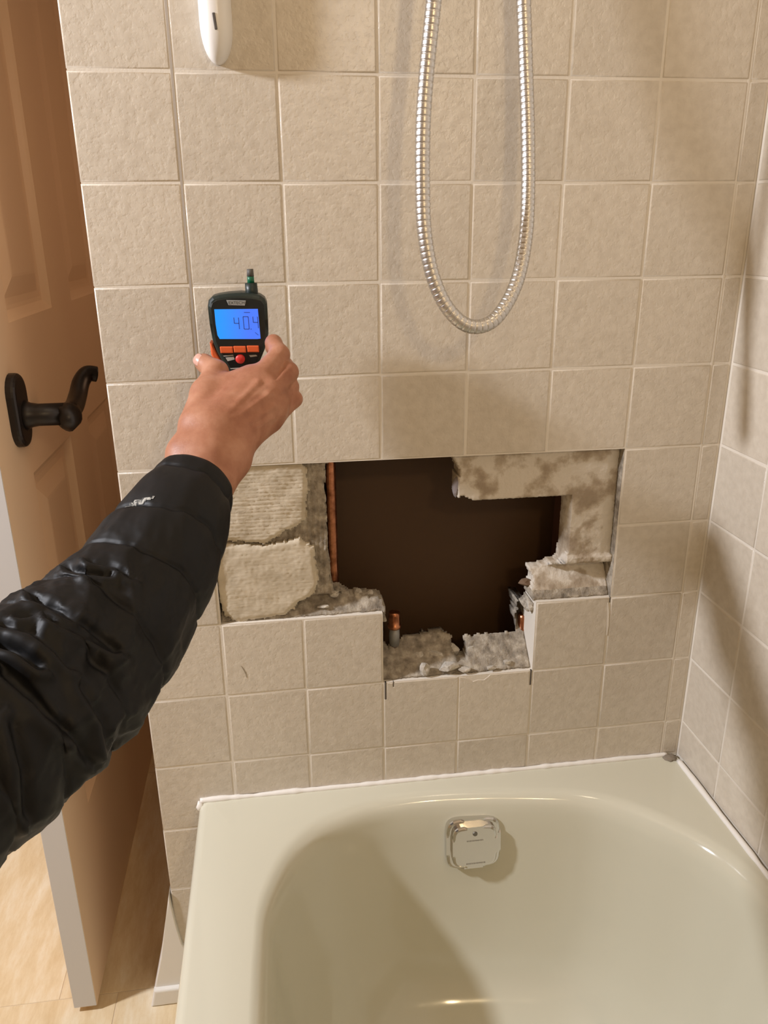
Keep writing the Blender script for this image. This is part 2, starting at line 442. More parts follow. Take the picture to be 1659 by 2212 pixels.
# two beds of tile adhesive left on the mortar
def pad(pxs, ridge):
    P = [(on(x, y, 1, .006).x, on(x, y, 1, .006).z) for x, y in pxs]
    A = np.array(P); c = A.mean(0)
    def keep(X, Z):
        J_ = np.zeros(X.shape); J2 = np.zeros(X.shape)
        for i in range(X.shape[0]):
            for k in range(X.shape[1]):
                J_[i, k] = .0035 * mn.noise((X[i, k] * 140, Z[i, k] * 140, 11.5)); J2[i, k] = .0035 * mn.noise((X[i, k] * 140, Z[i, k] * 140, 3.5))
        return inpoly(P, X + J_, Z + J2)
    x0, x1 = A[:, 0].min() - .003, A[:, 0].max() + .003; z0, z1 = A[:, 1].min() - .003, A[:, 1].max() + .003
    def yf(x, z):
        n1 = mn.noise((x * 45, z * 45, 8.3)); n2 = mn.noise((x * 240, z * 240, 6.1))
        e = 0.0
        for i in range(len(P)):
            p, q = A[i], A[(i + 1) % len(P)]; d = q - p; t = max(0, min(1, np.dot((x, z) - p, d) / np.dot(d, d)))
            dd = math.hypot(x - p[0] - t * d[0], z - p[1] - t * d[1]); e = max(e, 1 - dd / .007)
        return .0042 + .0011 * n1 + .0006 * n2 + ridge * .0006 * math.sin(z * 1150 + 2.0 * n1) + .004 * max(0, e) ** 2
    me = grid_slab(keep, yf, .016, max(x0, T + .001), x1, z0, min(z1, zr(4) - .001), .0022)
    o = link('adhesive_pad', me, PAD, wall_back)
pad([(455, 1000), (655, 1000), (662, 1020), (664, 1060), (660, 1125), (640, 1138), (610, 1152), (575, 1172), (540, 1174), (510, 1168), (455, 1168)], 1)
pad([(455, 1176), (500, 1178), (560, 1180), (620, 1170), (648, 1163), (660, 1176), (678, 1185), (683, 1230), (688, 1262), (672, 1288), (645, 1303), (615, 1330), (560, 1338), (505, 1342), (482, 1322), (470, 1290), (455, 1280)], .25)

# right wall ------------------------------------------------------------------------------
wall_right = box('wall_right', XR + .0008, XR + .06, -2.2, .0, 0, 2.32, GROUT); tag(wall_right, 'tiled side wall along the bathtub', kind='structure')
for r in range(-5, 9):
    for k in range(13):
        z0, z1 = zr(r + 1), zr(r)
        if r == 8: z0 = RIM + .001
        y1, y0 = -k * T - (.003 if k == 0 else 0), -(k + 1) * T
        put_tile(wall_right, y0, y1, z0, z1, right=True)
box('paint_band', XR - .001, XR + .0022, -2.2, 0, 2.043, 2.32, PAINT, wall_right)

# rest of the room shell ------------------------------------------------------------------
floor = box('floor', -1.85, XR + .06, -2.2, 1.9, -.05, -.0008, FGROUT); tag(floor, 'beige veined travertine tile floor', kind='structure')
FTW, FTL = .305, .61
ftm = None
fm = bmesh.new(); box_bm(fm, -FTW / 2 + .0006, FTW / 2 - .0006, -FTL / 2 + .0006, FTL / 2 - .0006, -.0012, .0, .0005, 1); ftm = bm_mesh(fm); ftm.materials.append(TRAV)
for j in range(-3, 3):
    for i in range(-5, 4):
        x = -.215 + FTW * (i + .5) + (0.10 if j % 2 else 0); y = .026 + FTL * (j + .5)
        if x - FTW / 2 < -1.85 or x + FTW / 2 > XR + .05 or y + FTL / 2 > 1.9 or y - FTL / 2 < -2.2: continue
        link('floor_tile', ftm, None, floor, (x, y, 0))
tag(box('ceiling', -1.85, XR + .06, -2.2, 1.9, 2.32, 2.37, CEIL), kind='structure')
tag(box('wall_left', -1.9, -1.85, -2.2, 1.9, 0, 2.32, PAINT), kind='structure')
tag(box('wall_front', -1.85, XR + .06, -2.25, -2.2, 0, 2.32, PAINT), kind='structure')
tag(box('wall_hall', -1.85, XR + .06, 1.85, 1.9, 0, 2.32, PAINT), kind='structure')
bm = bmesh.new(); box_bm(bm, -.135, XR + .06, .87, .99, 0, 2.32); box_bm(bm, -1.85, -1.0, .87, .99, 0, 2.32); box_bm(bm, -1.0, -.135, .87, .99, 2.06, 2.32)
tag(link('wall_far', bm_mesh(bm), PAINT), kind='structure')
tag(box('wall_side', XR + .0, XR + .06, .156, .87, 0, 2.32, PAINT), kind='structure')

# flared white base where the tiled wall ends at the floor
base = empty('baseboard_left', (0, 0, 0)); tag(base, 'white flared base at the foot of the tiled wall end', kind='structure')
flare = [(-.053, 0), (-.0285, .10), (-.0105, .19), (-.0015, .236), (.004, .17), (.010, .125), (.022, .095), (.040, .080), (.0605, .074), (.0605, 0)]
link('flare', prism(flare, -.005, .05, .002, 2), CAULK, base)
link('base_shoe', prism([(-.0535, 0), (-.0455, .036), (.0605, .036), (.0605, 0)], -.013, -.004, .004, 3), CAULK, base)

# ------------------------------------------------------------------ door
DX = -.144; DT = .038; DY0, DY1 = -.004, .862
door = empty('door_1', (DX - DT, DY1, 0)); tag(door, 'open panelled door with a dark bronze lever, beside the tiled wall', kind='structure')
zp = [(.33, .93), (1.148, 1.72), (1.84, 1.96)]; yp = [(.125, .36), (.50, .735)]
loops = []
for (a, b) in yp:
    for (c, d) in zp: loops.append([(a, c), (b, c), (b, d), (a, d)])
slab = slab_with_cut([(DY0, .012), (DY1, .012), (DY1, 2.03), (DY0, 2.03)], loops, 0, DT)
# local (u, depth, z) -> world: u along +y, depth -> -x from the visible face
def door_xf(me):
    for v in me.vertices:
        u, d, z = v.co; v.co = (DX - d, u, z)
    me.flip_normals(); me.update(); return me
sl = door_xf(slab)
bm = bmesh.new(); bm.from_mesh(sl); bmesh.ops.remove_doubles(bm, verts=bm.verts, dist=1e-6)
sl = bm_mesh(bm)
under(link('slab', sl, DOOR_BOUNCE), door)
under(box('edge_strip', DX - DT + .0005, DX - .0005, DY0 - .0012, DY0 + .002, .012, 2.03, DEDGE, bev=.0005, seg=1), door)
def door_panel(a, b, c, d):
    V, F = [], []
    for ins, dep in ((0, 0), (.004, .0035), (.014, .0105), (.020, .0115), (.030, .0115), (.058, .0035), (.062, .003)):
        V += [(DX - dep, a + ins, c + ins), (DX - dep, b - ins, c + ins), (DX - dep, b - ins, d - ins), (DX - dep, a + ins, d - ins)]
    n = len(V) // 4
    for r in range(n - 1):
        for k in range(4):
            i, j = r * 4 + k, r * 4 + (k + 1) % 4; F.append((i, j, j + 4, i + 4))
    o = (n - 1) * 4; F.append((o, o + 1, o + 2, o + 3))
    back = [(DX - DT + .010, y, z) for y, z in ((a, c), (b, c), (b, d), (a, d))]; ob = len(V); V += back
    for k in range(4): F.append((k, ob + k, ob + (k + 1) % 4, (k + 1) % 4))
    F.append((ob + 3, ob + 2, ob + 1, ob))
    under(link('panel', mesh(V, F), DOOR_BOUNCE), door)
for (a, b) in yp:
    for (c, d) in zp: door_panel(a, b, c, d)
# lever
plate_c = (.088, 1.032)
def oblong(hw, hh, n=12):
    P = []
    for k in range(n + 1): q = math.pi * k / n; P.append((hw * math.cos(q), hh - hw + hw * math.sin(q)))
    for k in range(n + 1): q = math.pi + math.pi * k / n; P.append((hw * math.cos(q), -(hh - hw) + hw * math.sin(q)))
    return P
lp = oblong(.029, .052)
pm = prism([(p[0], p[1]) for p in lp], 0, .013, .006, 3)
for v in pm.vertices:
    u, d, z = v.co; v.co = (DX + .013 - d, plate_c[0] + u, plate_c[1] + z)
pm.flip_normals()
lever = under(link('lever_handle', pm, BLACKM), door); tag(lever, 'dark bronze lever handle on an oblong plate')
HX, HY, HZ = -.078, .092, 1.024
def sub(name, me, mat, par, pw=door):
    o = link(name, me, mat); o.parent = par; return o
sub('neck', tube([(DX + .010, HY, HZ), (DX + .02, HY, HZ), (DX + .03, HY, HZ), (HX, HY, HZ)], [.023, .0175, .0158, .0158], 20), BLACKM, lever)
sub('hub', tube([(HX - .006, HY - .012, HZ - .008), (HX, HY - .010, HZ - .007), (HX + .003, HY + .002, HZ - .003), (HX + .003, HY + .018, HZ)], [.010, .0185, .0195, .0150], 18), BLACKM, lever)
lv = catmull([(HX + .002, HY + .008, HZ - .002), (HX + .001, HY + .05, HZ + .000), (HX + .000, HY + .085, HZ + .010), (HX + .002, HY + .108, HZ + .026), (HX + .010, HY + .120, HZ + .036), (HX + .022, HY + .126, HZ + .034)], 6)
sub('lever', tube(lv, [.0140 - .0020 * i / len(lv) for i in range(len(lv))], 16), BLACKM, lever)

# ------------------------------------------------------------------ bathtub
TX0, TX1, TY0, TY1 = .0625, XR - .004, -1.52, -.003
lip_half = [(.157, -.75), (.157, -.55), (.158, -.393), (.160, -.293), (.166, -.220), (.191, -.149), (.222, -.104), (.262, -.072), (.332, -.046), (.406, -.040), (.480, -.044), (.555, -.053), (.664, -.074), (.727, -.107), (.779, -.156), (.817, -.205), (.838, -.263), (.846, -.330), (.848, -.45), (.848, -.60), (.848, -.75)]
mir = [(x, -1.5 - y) for x, y in reversed(lip_half[1:-1])]
lip = catmull([(x, y, 0) for x, y in lip_half + mir + [lip_half[0]]], 5)[:-1]
NL = len(lip); cxy = Vector((.503, -.75, 0)); hwx, hwy = .3455, .71
outer = []
for p in lip:
    d = p - cxy
    tx = ((TX1 - cxy.x) if d.x > 0 else (cxy.x - TX0)) / max(abs(d.x), 1e-9)
    ty = ((TY1 - cxy.y) if d.y > 0 else (cxy.y - TY0)) / max(abs(d.y), 1e-9)
    outer.append(cxy + d * min(tx, ty))
for cxn, cyn in ((TX0, TY0), (TX1, TY0), (TX0, TY1), (TX1, TY1)):   # exact corners
    k = min(range(NL), key=lambda i: (outer[i] - Vector((cxn, cyn, 0))).length); outer[k] = Vector((cxn, cyn, 0))
def inset_outer(p, e):
    return Vector((min(max(p.x, TX0 + e), TX1 - .0), min(max(p.y, TY0 + e), TY1), 0))
rings = []
rings.append([(p.x, p.y, 0.003) for p in [inset_outer(q, .012) for q in outer]])
rings.append([(p.x, p.y, RIM - .05) for p in [inset_outer(q, .006) for q in outer]])
rings.append([(p.x, p.y, RIM - .045) for p in [inset_outer(q, .0) for q in outer]])
for e, dz in ((0, -.014), (.0012, -.0085), (.004, -.004), (.0085, -.0012), (.014, 0)):
    rings.append([(p.x, p.y, RIM + dz) for p in [inset_outer(q, e) for q in outer]])
def basin(ins, z, ix=None):
    sx = (hwx - (ix if ix is not None else ins)) / hwx; sy = (hwy - ins) / hwy
    return [(cxy.x + (p.x - cxy.x) * sx, cxy.y + (p.y - cxy.y) * sy, z) for p in lip]
def mixr(a, b, t): return [tuple(np.array(p) * (1 - t) + np.array(q) * t) for p, q in zip(a, b)]
lipo = basin(-.012, RIM, -.010)
rings.append(mixr(rings[-1], lipo, .5)); rings.append(lipo)
for ins, z in ((-.006, RIM - .0010), (0, RIM - .004), (.006, RIM - .0095), (.0105, RIM - .018), (.0145, RIM - .032), (.018, .35), (.023, .31), (.030, .26), (.039, .205), (.053, .145), (.074, .098), (.104, .066), (.15, .046), (.21, .037), (.27, .034), (.33, .033)):
    rings.append(basin(ins, z))
V = [v for r in rings for v in r]; F = []
for r in range(len(rings) - 1):
    for k in range(NL): F.append((r * NL + k, r * NL + (k + 1) % NL, (r + 1) * NL + (k + 1) % NL, (r + 1) * NL + k))
F.append(tuple(range((len(rings) - 1) * NL, len(rings) * NL)))
bm = bmesh.new(); me = mesh(V, F); bm.from_mesh(me); me = bm_mesh(bm, True)
tub = link('bathtub', me, TUB); tag(tub, 'cream enamelled bathtub set between the tiled walls', 'bathtub')
md = tub.modifiers.new('edges', 'EDGE_SPLIT'); md.split_angle = math.radians(60)

# overflow plate on the end wall of the basin
OC = Vector((.4935, -.0655, .336)); ang = math.radians(7)
def plate_xf(me):
    for v in me.vertices:
        x, y, z = v.co
        y2 = y * math.cos(ang) + z * math.sin(ang); z2 = -y * math.sin(ang) + z * math.cos(ang)
        # lean back with the basin wall, front of the plate looks to -y and up
        v.co = (OC.x + x, OC.y + y2 * 1.0, OC.z + z2)
    return me
def sqr(h, p=5.0, n=56):
    out = []
    for k in range(n):
        q = 2 * math.pi * k / n; c, s = math.cos(q), math.sin(q)
        r = 1.0 / (abs(c) ** p + abs(s) ** p) ** (1 / p); out.append((h * r * c, h * r * s))
    return out
ov = link('overflow_plate', plate_xf(prism(sqr(.0445), -.010, .006, .005, 3)), CHROME, tub); ov['label'] = 'rounded square chrome overflow plate with one screw'
link('raised_face', plate_xf(prism(sqr(.0365), -.019, -.009, .0045, 3)), CHROME, ov)
bm = bmesh.new(); bmesh.ops.create_cone(bm, cap_ends=True, segments=20, radius1=.0042, radius2=.0034, depth=.002)
for v in bm.verts: v.co = Vector((v.co.x, -v.co.z - .0195, v.co.y + .0245))
link('screw', plate_xf(bm_mesh(bm)), M('screw_head', (.22, .21, .19), .4, metal=.9), ov)
ENG = M('engraving', (.36, .34, .30), .5, metal=.5)
for (w, zc) in ((.0135, .0125), (.0145, -.0285)):
    bm = bmesh.new()
    k = -w
    rr = random.Random(int(zc * 1e4))
    while k < w:
        s = rr.uniform(.0012, .0024); box_bm(bm, k, k + s, -.0193, -.0186, zc - .0012, zc + .0012); k += s + .0007
    link('engraved_mark', plate_xf(bm_mesh(bm)), ENG, ov)

# caulk beads between tub and walls
def bead(p0, p1, r, n, seed):
    P, R_ = [], []
    for i in range(n + 1):
        t = i / n; p = Vector(p0).lerp(Vector(p1), t)
        w = mn.noise((t * 14, seed, 0)); w2 = mn.noise((t * 60, seed, 3))
        P.append(p + Vector((0, 0, .0010 * w))); R_.append(r * (1 + .35 * w + .25 * w2))
    return tube(P, R_, 10)
link('caulk_bead', bead((TX0 + .002, -.0028, RIM + .0010), (XR - .02, -.0028, RIM + .001), .0042, 160, 1.0), CAULK, tub)
link('caulk_bead', bead((XR - .0072, -.022, RIM + .0005), (XR - .0072, -1.50, RIM + .0005), .0045, 200, 5.0), CAULK, tub)
bm = bmesh.new(); bmesh.ops.create_icosphere(bm, subdivisions=3, radius=1)
for v in bm.verts:
    n_ = 1 + .35 * mn.noise(v.co * 2.2); v.co = Vector((XR - .018 + v.co.x * .0115 * n_, -.012 + v.co.y * .009 * n_, RIM + .0005 + v.co.z * .0042 * n_))
link('grout_lump', bm_mesh(bm, True), M('dirty_grout', (.24, .20, .15), .9), tub)
bm = bmesh.new(); bmesh.ops.create_icosphere(bm, subdivisions=2, radius=1)
for v in bm.verts:
    n_ = 1 + .4 * mn.noise(v.co * 2 + Vector((3, 3, 3))); v.co = Vector((TX0 + .002 + v.co.x * .006 * n_, -.007 + v.co.y * .006 * n_, RIM - .006 + v.co.z * .009 * n_))
link('caulk_lump', bm_mesh(bm, True), CAULK, tub)

# ------------------------------------------------------------------ pipes in the hole
p0 = on(712, 1040, 1, .066); p1 = on(719, 1265, 1, .066)
dv = (p1 - p0).normalized()
o = link('copper_pipe', tube([p0 - dv * .10, p0, p1, p1 + dv * .03], .0095, 18), COPPER); tag(o, 'long vertical copper pipe at the left edge of the wall hole', 'pipe', 'copper pipes in the wall hole')
def stub(px, ytop, ybot, y, label):
    t = on(px, ytop, 1, y); b = on(px - 2, ybot, 1, y)
    H = t.z - b.z
    root = empty('copper_stub', (b.x, y, b.z - .03)); tag(root, label, 'pipe', 'copper pipes in the wall hole')
    def z(f): return b.z + H * f
    under(link('fitting', tube([(b.x, y, z(.62)), (b.x, y, z(.64)), (b.x, y, z(.70)), (b.x, y, z(.72)), (b.x, y, z(.92)), (b.x, y, z(1))], [.0078, .0108, .0112, .0094, .0094, .0086], 18), COPPER), root)
    under(link('solder', tube([(b.x, y, z(.22)), (b.x, y, z(.45)), (b.x, y, z(.63))], [.0076, .0088, .0080], 16), SOLDER), root)
    under(link('pipe', tube([(b.x, y, b.z - .03), (b.x, y, z(.62))], .0068, 16), M('dull_copper', (.16, .12, .10), .6, metal=.5)), root)
stub(854, 1322, 1412, .050, 'short capped copper stub standing at the lower left of the wall hole')
stub(1128, 1326, 1420, .062, 'short copper stub half hidden at the lower right of the wall hole')

# ------------------------------------------------------------------ rubble
rs = random.Random(11)
def stone(px, py, rpx, label, sq=(1, 1, 1), yoff=0.0, mat=None, sub_=2, name='mortar_chunk', cat='rubble', rough=.34):
    p = on(px, py, 1, .02)
    ys = yfront(p.x, p.z)
    p = on(px, py, 1, ys + yoff)
    r = rpx * (p - Vector(CAM)).length / FPX * .97
    bm = bmesh.new(); bmesh.ops.create_icosphere(bm, subdivisions=sub_, radius=1)
    s = Vector((rs.uniform(0, 50), rs.uniform(0, 50), rs.uniform(0, 50)))
    pl = [(Vector((rs.gauss(0, 1), rs.gauss(0, 1), rs.gauss(0, 1))).normalized(), rs.uniform(.55, .85)) for _ in range(9)]
    for v in bm.verts:
        c = v.co.copy()
        for n_, d in pl:
            k = c.dot(n_)
            if k > d: c -= n_ * (k - d)
        c *= 1 + rough * .5 * mn.noise(v.co * 1.7 + s)
        v.co = Vector((c.x * sq[0] * r, c.y * sq[1] * r, c.z * sq[2] * r))
    o = link(name, bm_mesh(bm), mat or STONE, None, p); tag(o, label, cat, 'broken mortar in the wall hole')
    return o
stone(721, 1282, 12, 'small round mortar chunk at the foot of the long copper pipe', (1, .9, 1), .004)
stone(748, 1289, 8, 'smallest mortar chunk on the left ledge of the wall hole', (1.1, .9, .8), .006)
stone(775, 1282, 14, 'grey mortar chunk on the left ledge of the wall hole, left of a pair', (1, .8, .9), .010)
stone(798, 1283, 12, 'grey mortar chunk on the left ledge of the wall hole, right of a pair', (1, .8, .9), .010)
stone(917, 1446, 16, 'pointed pale mortar chip on the bottom ledge of the hole', (.8, .7, 1.1), -.006, rough=.5)
stone(970, 1441, 21, 'flat grey mortar lump at the front of the bottom ledge', (1.15, .7, .6), -.006)
stone(897, 1418, 22, 'pale broken lump on the bottom ledge beside the left copper stub', (1.2, .6, .6), -.002)
stone(938, 1413, 24, 'wide pale mortar lump in the middle of the bottom ledge', (1.2, .6, .62), -.002)
stone(979, 1402, 16, 'tallest mortar lump beside the dark notch in the bottom ledge', (1, .7, 1.05), -.002)
stone(1017, 1406, 13, 'small pale lump right of the dark notch in the bottom ledge', (.9, .7, 1), -.003)
stone(1003, 1446, 13, 'dark grey crumb just below the dark notch', (1.3, .7, .6), -.002)
stone(1062, 1442, 10, 'small crumb on the right half of the bottom ledge, nearest its middle', (1.3, .7, .5), -.002)
stone(1095, 1430, 9, 'small crumb on the bottom ledge, nearest its right end', (1.2, .7, .6), -.002)
stone(1036, 1468, 14, 'tan chip stuck on the broken top edge of the tile below the hole', (1.4, .35, .45), -.002, mat=PAD)
stone(1144, 1310, 14, 'rounded mortar knob at the right side of the hole, above the square block', (.75, .8, 1.1), .004)
stone(1136, 1258, 16, 'jagged brown debris sticking into the hole at its right side', (1.2, .8, .6), .016, mat=M('brown_debris', (.17, .11, .07), .95), rough=.9)
stone(1141, 1358, 22, 'square pale mortar block hanging at the lower right side of the hole', (.52, .6, 1.45), -.006, rough=.2)
stone(985, 1050, 22, 'dark lump of mortar at the broken left end of the plaster strip', (.42, .7, 1.25), .012, mat=M('purple_grey_mortar', (.25, .215, .21), .95))
stone(700, 1310, 10, 'flat crumb lying on the left ledge under the grey strip', (1.6, .7, .45), -.001)

# ------------------------------------------------------------------ white wall holder
hb = empty('wall_holder', (.174, 0, 1.449)); tag(hb, 'white plastic wall holder with a narrow slot, high on the tiles', 'holder')
V, F = [], []
zs_ = np.linspace(0, 1, 29); nseg = 24; H0, H1 = 1.4475, 1.600
for i, t in enumerate(zs_):
    t = .5 - .5 * math.cos(math.pi * t); z = H0 + (H1 - H0) * t
    de = min(z - H0, H1 - z); s = max(1e-3, 1 - max(0, (.044 - de) / .044) ** 2.3) ** .5
    for k in range(nseg + 1):
        q = math.pi * k / nseg
        cx_ = math.copysign(abs(math.cos(q)) ** .85, math.cos(q))
        V.append((.1735 + .0185 * s * cx_, -.030 * s ** .8 * math.sin(q) ** .75 - .0002, z))
for i in range(len(zs_) - 1):
    for k in range(nseg): a = i * (nseg + 1) + k; F.append((a, a + 1, a + nseg + 2, a + nseg + 1))
under(link('body', mesh(V, F, True), WHITEP), hb)
sl0 = on(461, 27, 1, -.0303); sl1 = on(467, 64, 1, -.0290)
bm = bmesh.new(); box_bm(bm, -.0016, .0016, -.0012, .012, 0, (sl0 - sl1).length, .0006, 1)
so = link('slot', bm_mesh(bm), SLOT_SHADE); so.location = sl1; so.rotation_euler = (math.atan2(-(sl0.y - sl1.y), sl0.z - sl1.z), math.atan2(sl0.x - sl1.x, sl0.z - sl1.z), 0)  # proud dark bar in place of an open slot, its shade painted on
under(so, hb)

# ------------------------------------------------------------------ shower hose
def hp(px, py, y): return on(px, py, 1, y)
hc = [hp(975, -420, -.105), hp(950, -150, -.103), hp(937, 0, -.102), hp(922, 150, -.102), hp(914, 270, -.103), hp(913, 400, -.106), hp(917, 500, -.110), hp(933, 590, -.115), hp(960, 655, -.119), hp(995, 695, -.121), hp(1030, 706, -.120),
      hp(1066, 692, -.115), hp(1098, 650, -.106), hp(1122, 590, -.094), hp(1137, 500, -.078), hp(1141, 400, -.063), hp(1140, 270, -.051), hp(1136, 150, -.043), hp(1131, 0, -.038), hp(1125, -150, -.035), hp(1112, -420, -.034)]
cur = catmull(hc, 60)
Ls = [0.0]
for i in range(1, len(cur)): Ls.append(Ls[-1] + (cur[i] - cur[i - 1]).length)
tot = Ls[-1]; pitch = .0068; per = 8; nn = int(tot / pitch) * per
Pn, Rn = [], []; j = 0
prof = [.90, .99, 1.0, 1.0, 1.0, 1.0, 1.0, .99]
for i in range(nn + 1):
    s = i * pitch / per
    while j < len(Ls) - 2 and Ls[j + 1] < s: j += 1
    t = (s - Ls[j]) / max(Ls[j + 1] - Ls[j], 1e-9); Pn.append(cur[j].lerp(cur[j + 1], min(t, 1))); Rn.append(.0086 * prof[i % per])
hs = link('shower_hose', tube(Pn, Rn, 20), HOSE); tag(hs, 'ribbed steel shower hose hanging in a long loop', 'hose')

# ------------------------------------------------------------------ moisture meter
MY = -.085
def mp(px, py, y=MY): p = on(px, py, 1, y); return (p.x, p.z)
mroot = empty('moisture_meter', (.177, -.07, 1.075)); tag(mroot, 'dark green handheld moisture meter with lit blue screen, held in a hand', 'meter')
def mpart(name, me, mat): return under(link(name, me, mat), mroot)
out_px = [(448, 662), (450, 649), (458, 641), (472, 637), (492, 634), (520, 632), (545, 634), (562, 638), (572, 645), (577, 656), (579, 690), (580, 722), (575, 748), (563, 776), (553, 800), (548, 830), (546, 850), (536, 858), (512, 858), (503, 850), (501, 830), (494, 810), (483, 788), (469, 764), (459, 738), (453, 700)]
mpart('body', prism([mp(*q) for q in out_px], MY, -.048, .006, 4), DKGREEN)
fc_px = [(455, 664), (458, 654), (468, 648), (495, 644), (520, 643), (548, 645), (564, 649), (571, 658), (573, 690), (574, 720), (569, 744), (557, 772), (546, 798), (541, 826), (539, 846), (515, 848), (509, 828), (502, 806), (491, 784), (477, 762), (466, 738), (459, 700)]
mpart('face_panel', prism([mp(*q) for q in fc_px], MY - .0012, MY + .002, .0006, 1), FACEP)
scr = mpart('screen', prism([mp(*q) for q in [(475, 732), (470, 724), (466, 700), (463, 668), (557, 667), (560, 700), (563, 731), (556, 732)]], MY - .0022, MY, .0004, 1), LCD)
# seven segment reading 40.4, drawn on the display
segm = bmesh.new()
def seg(x0, y0, x1, y1, w=1.0):
    a = Vector((x0, y0)); b = Vector((x1, y1)); d = (b - a).normalized(); n_ = Vector((-d.y, d.x)) * w
    q = [a + n_, b + n_, b - n_, a - n_]
    vv = []
    for p in q:
        c = mp(p.x, p.y, MY - .0026); vv.append(segm.verts.new((c[0], MY - .0026, c[1])))
    segm.faces.new(vv)
def digit(ch, x, y, w, h):
    S = {'a': ((0, 0), (1, 0)), 'b': ((1, 0), (1, .5)), 'c': ((1, .5), (1, 1)), 'd': ((0, 1), (1, 1)), 'e': ((0, .5), (0, 1)), 'f': ((0, 0), (0, .5)), 'g': ((0, .5), (1, .5))}
    for s in {'4': 'fgbc', '0': 'abcdef'}[ch]:
        (ax, ay), (bx, by) = S[s]; seg(x + ax * w + ay * 2.5, y + ay * h, x + bx * w + by * 2.5, y + by * h, .9)
digit('4', 505, 686, 10, 25); digit('0', 525, 684, 11, 27); seg(541.5, 711, 543.5, 711, 1.0); digit('4', 546, 684, 10, 25)
seg(527, 675, 540, 675, .8); seg(551, 718, 558, 724, .6)
me = bm_mesh(segm)
o = link('digits', me, BLUEINK); o.parent = scr
lg = mpart('logo_plate', prism([mp(*q) for q in [(489, 648), (531, 649), (529, 660), (494, 659)]], MY - .0018, MY, .0003, 1), LOGO)
def text(body, px, py, hpx, mat, par, yy, wpx=None):
    c = bpy.data.curves.new('t', 'FONT'); c.body = body; c.align_x = 'CENTER'; c.align_y = 'CENTER'; c.extrude = .0; c.size = 1.0
    to = bpy.data.objects.new('t', c); COL.objects.link(to)
    dg = bpy.context.evaluated_depsgraph_get(); me = bpy.data.meshes.new_from_object(to.evaluated_get(dg))
    bpy.data.objects.remove(to)
    xs = [v.co.x for v in me.vertices]; ys = [v.co.y for v in me.vertices]; w = max(xs) - min(xs); h = max(ys) - min(ys)
    sc = hpx * .00054 / h; sx = (wpx * .00054 / w) if wpx else sc; p = on(px, py, 1, yy)
    cx0, cy0 = (max(xs) + min(xs)) / 2, (max(ys) + min(ys)) / 2
    for v in me.vertices: v.co = (p.x + (v.co.x - cx0) * sx, yy, p.z + (v.co.y - cy0) * sc)
    o = link('lettering', me, mat); o.parent = par
text('EXTECH', 511, 654, 6.5, LOGOT, lg, MY - .0020, 34)
for (x0, x1, y0, y1) in ((477, 503, 748, 762), (506, 531, 747, 761), (535, 559, 746, 760)):
    bt = mpart('button', prism([mp(*q) for q in [(x0, y1), (x0 - 2, y0 + 1), (x0, y0), (x1 - 1, y0), (x1, y0 + 1), (x1 + 1, y1 - 1), (x1, y1)]], MY - .0042, MY, .0011, 2), ORANGE)
pw = on(519, 775, 1, MY)
bm = bmesh.new(); bmesh.ops.create_uvsphere(bm, u_segments=20, v_segments=10, radius=1)
for v in bm.verts: v.co = Vector((pw.x + v.co.x * .0058, MY - .001 + v.co.y * .0032, pw.z + v.co.z * .0058))
mpart('power_button', bm_mesh(bm, True), REDB)
for k, q in enumerate([[(482, 768), (503, 766), (505, 768), (484, 770)], [(487, 772), (505, 770), (507, 776), (492, 780)], [(538, 767), (553, 766), (556, 769), (541, 771)], [(497, 795), (528, 793), (528, 795), (499, 797)], [(500, 799), (524, 797), (522, 805), (503, 806)]]):
    mpart('printed_mark', prism([mp(*p) for p in q], MY - .0014, MY - .0008), MARK if k < 4 else FACEP)
mpart('grip', prism([mp(*q) for q in [(452, 742), (458, 744), (470, 768), (481, 785), (474, 790), (462, 784), (455, 768)]], MY + .008, -.050, .002, 2), ORANGE)
pc = on(542, 625, 1, -.066)
def vcyl(px, y0, y1, r0, r1, n=16):
    a = on(px[0], y0, 1, -.066); b = on(px[1], y1, 1, -.066)
    return tube([a, a.lerp(b, .5), b], [r0, (r0 + r1) / 2, r1], n)
mpart('sensor_collar', vcyl((545, 542), 645, 611, .0078, .0072), DKGREEN)
mpart('sensor_stem', vcyl((542, 541), 612, 596, .0042, .0040), GREENP)
mpart('sensor_tip', vcyl((541, 540), 597, 581, .0042, .0038), M('sensor_grille', (.09, .085, .075), .6))

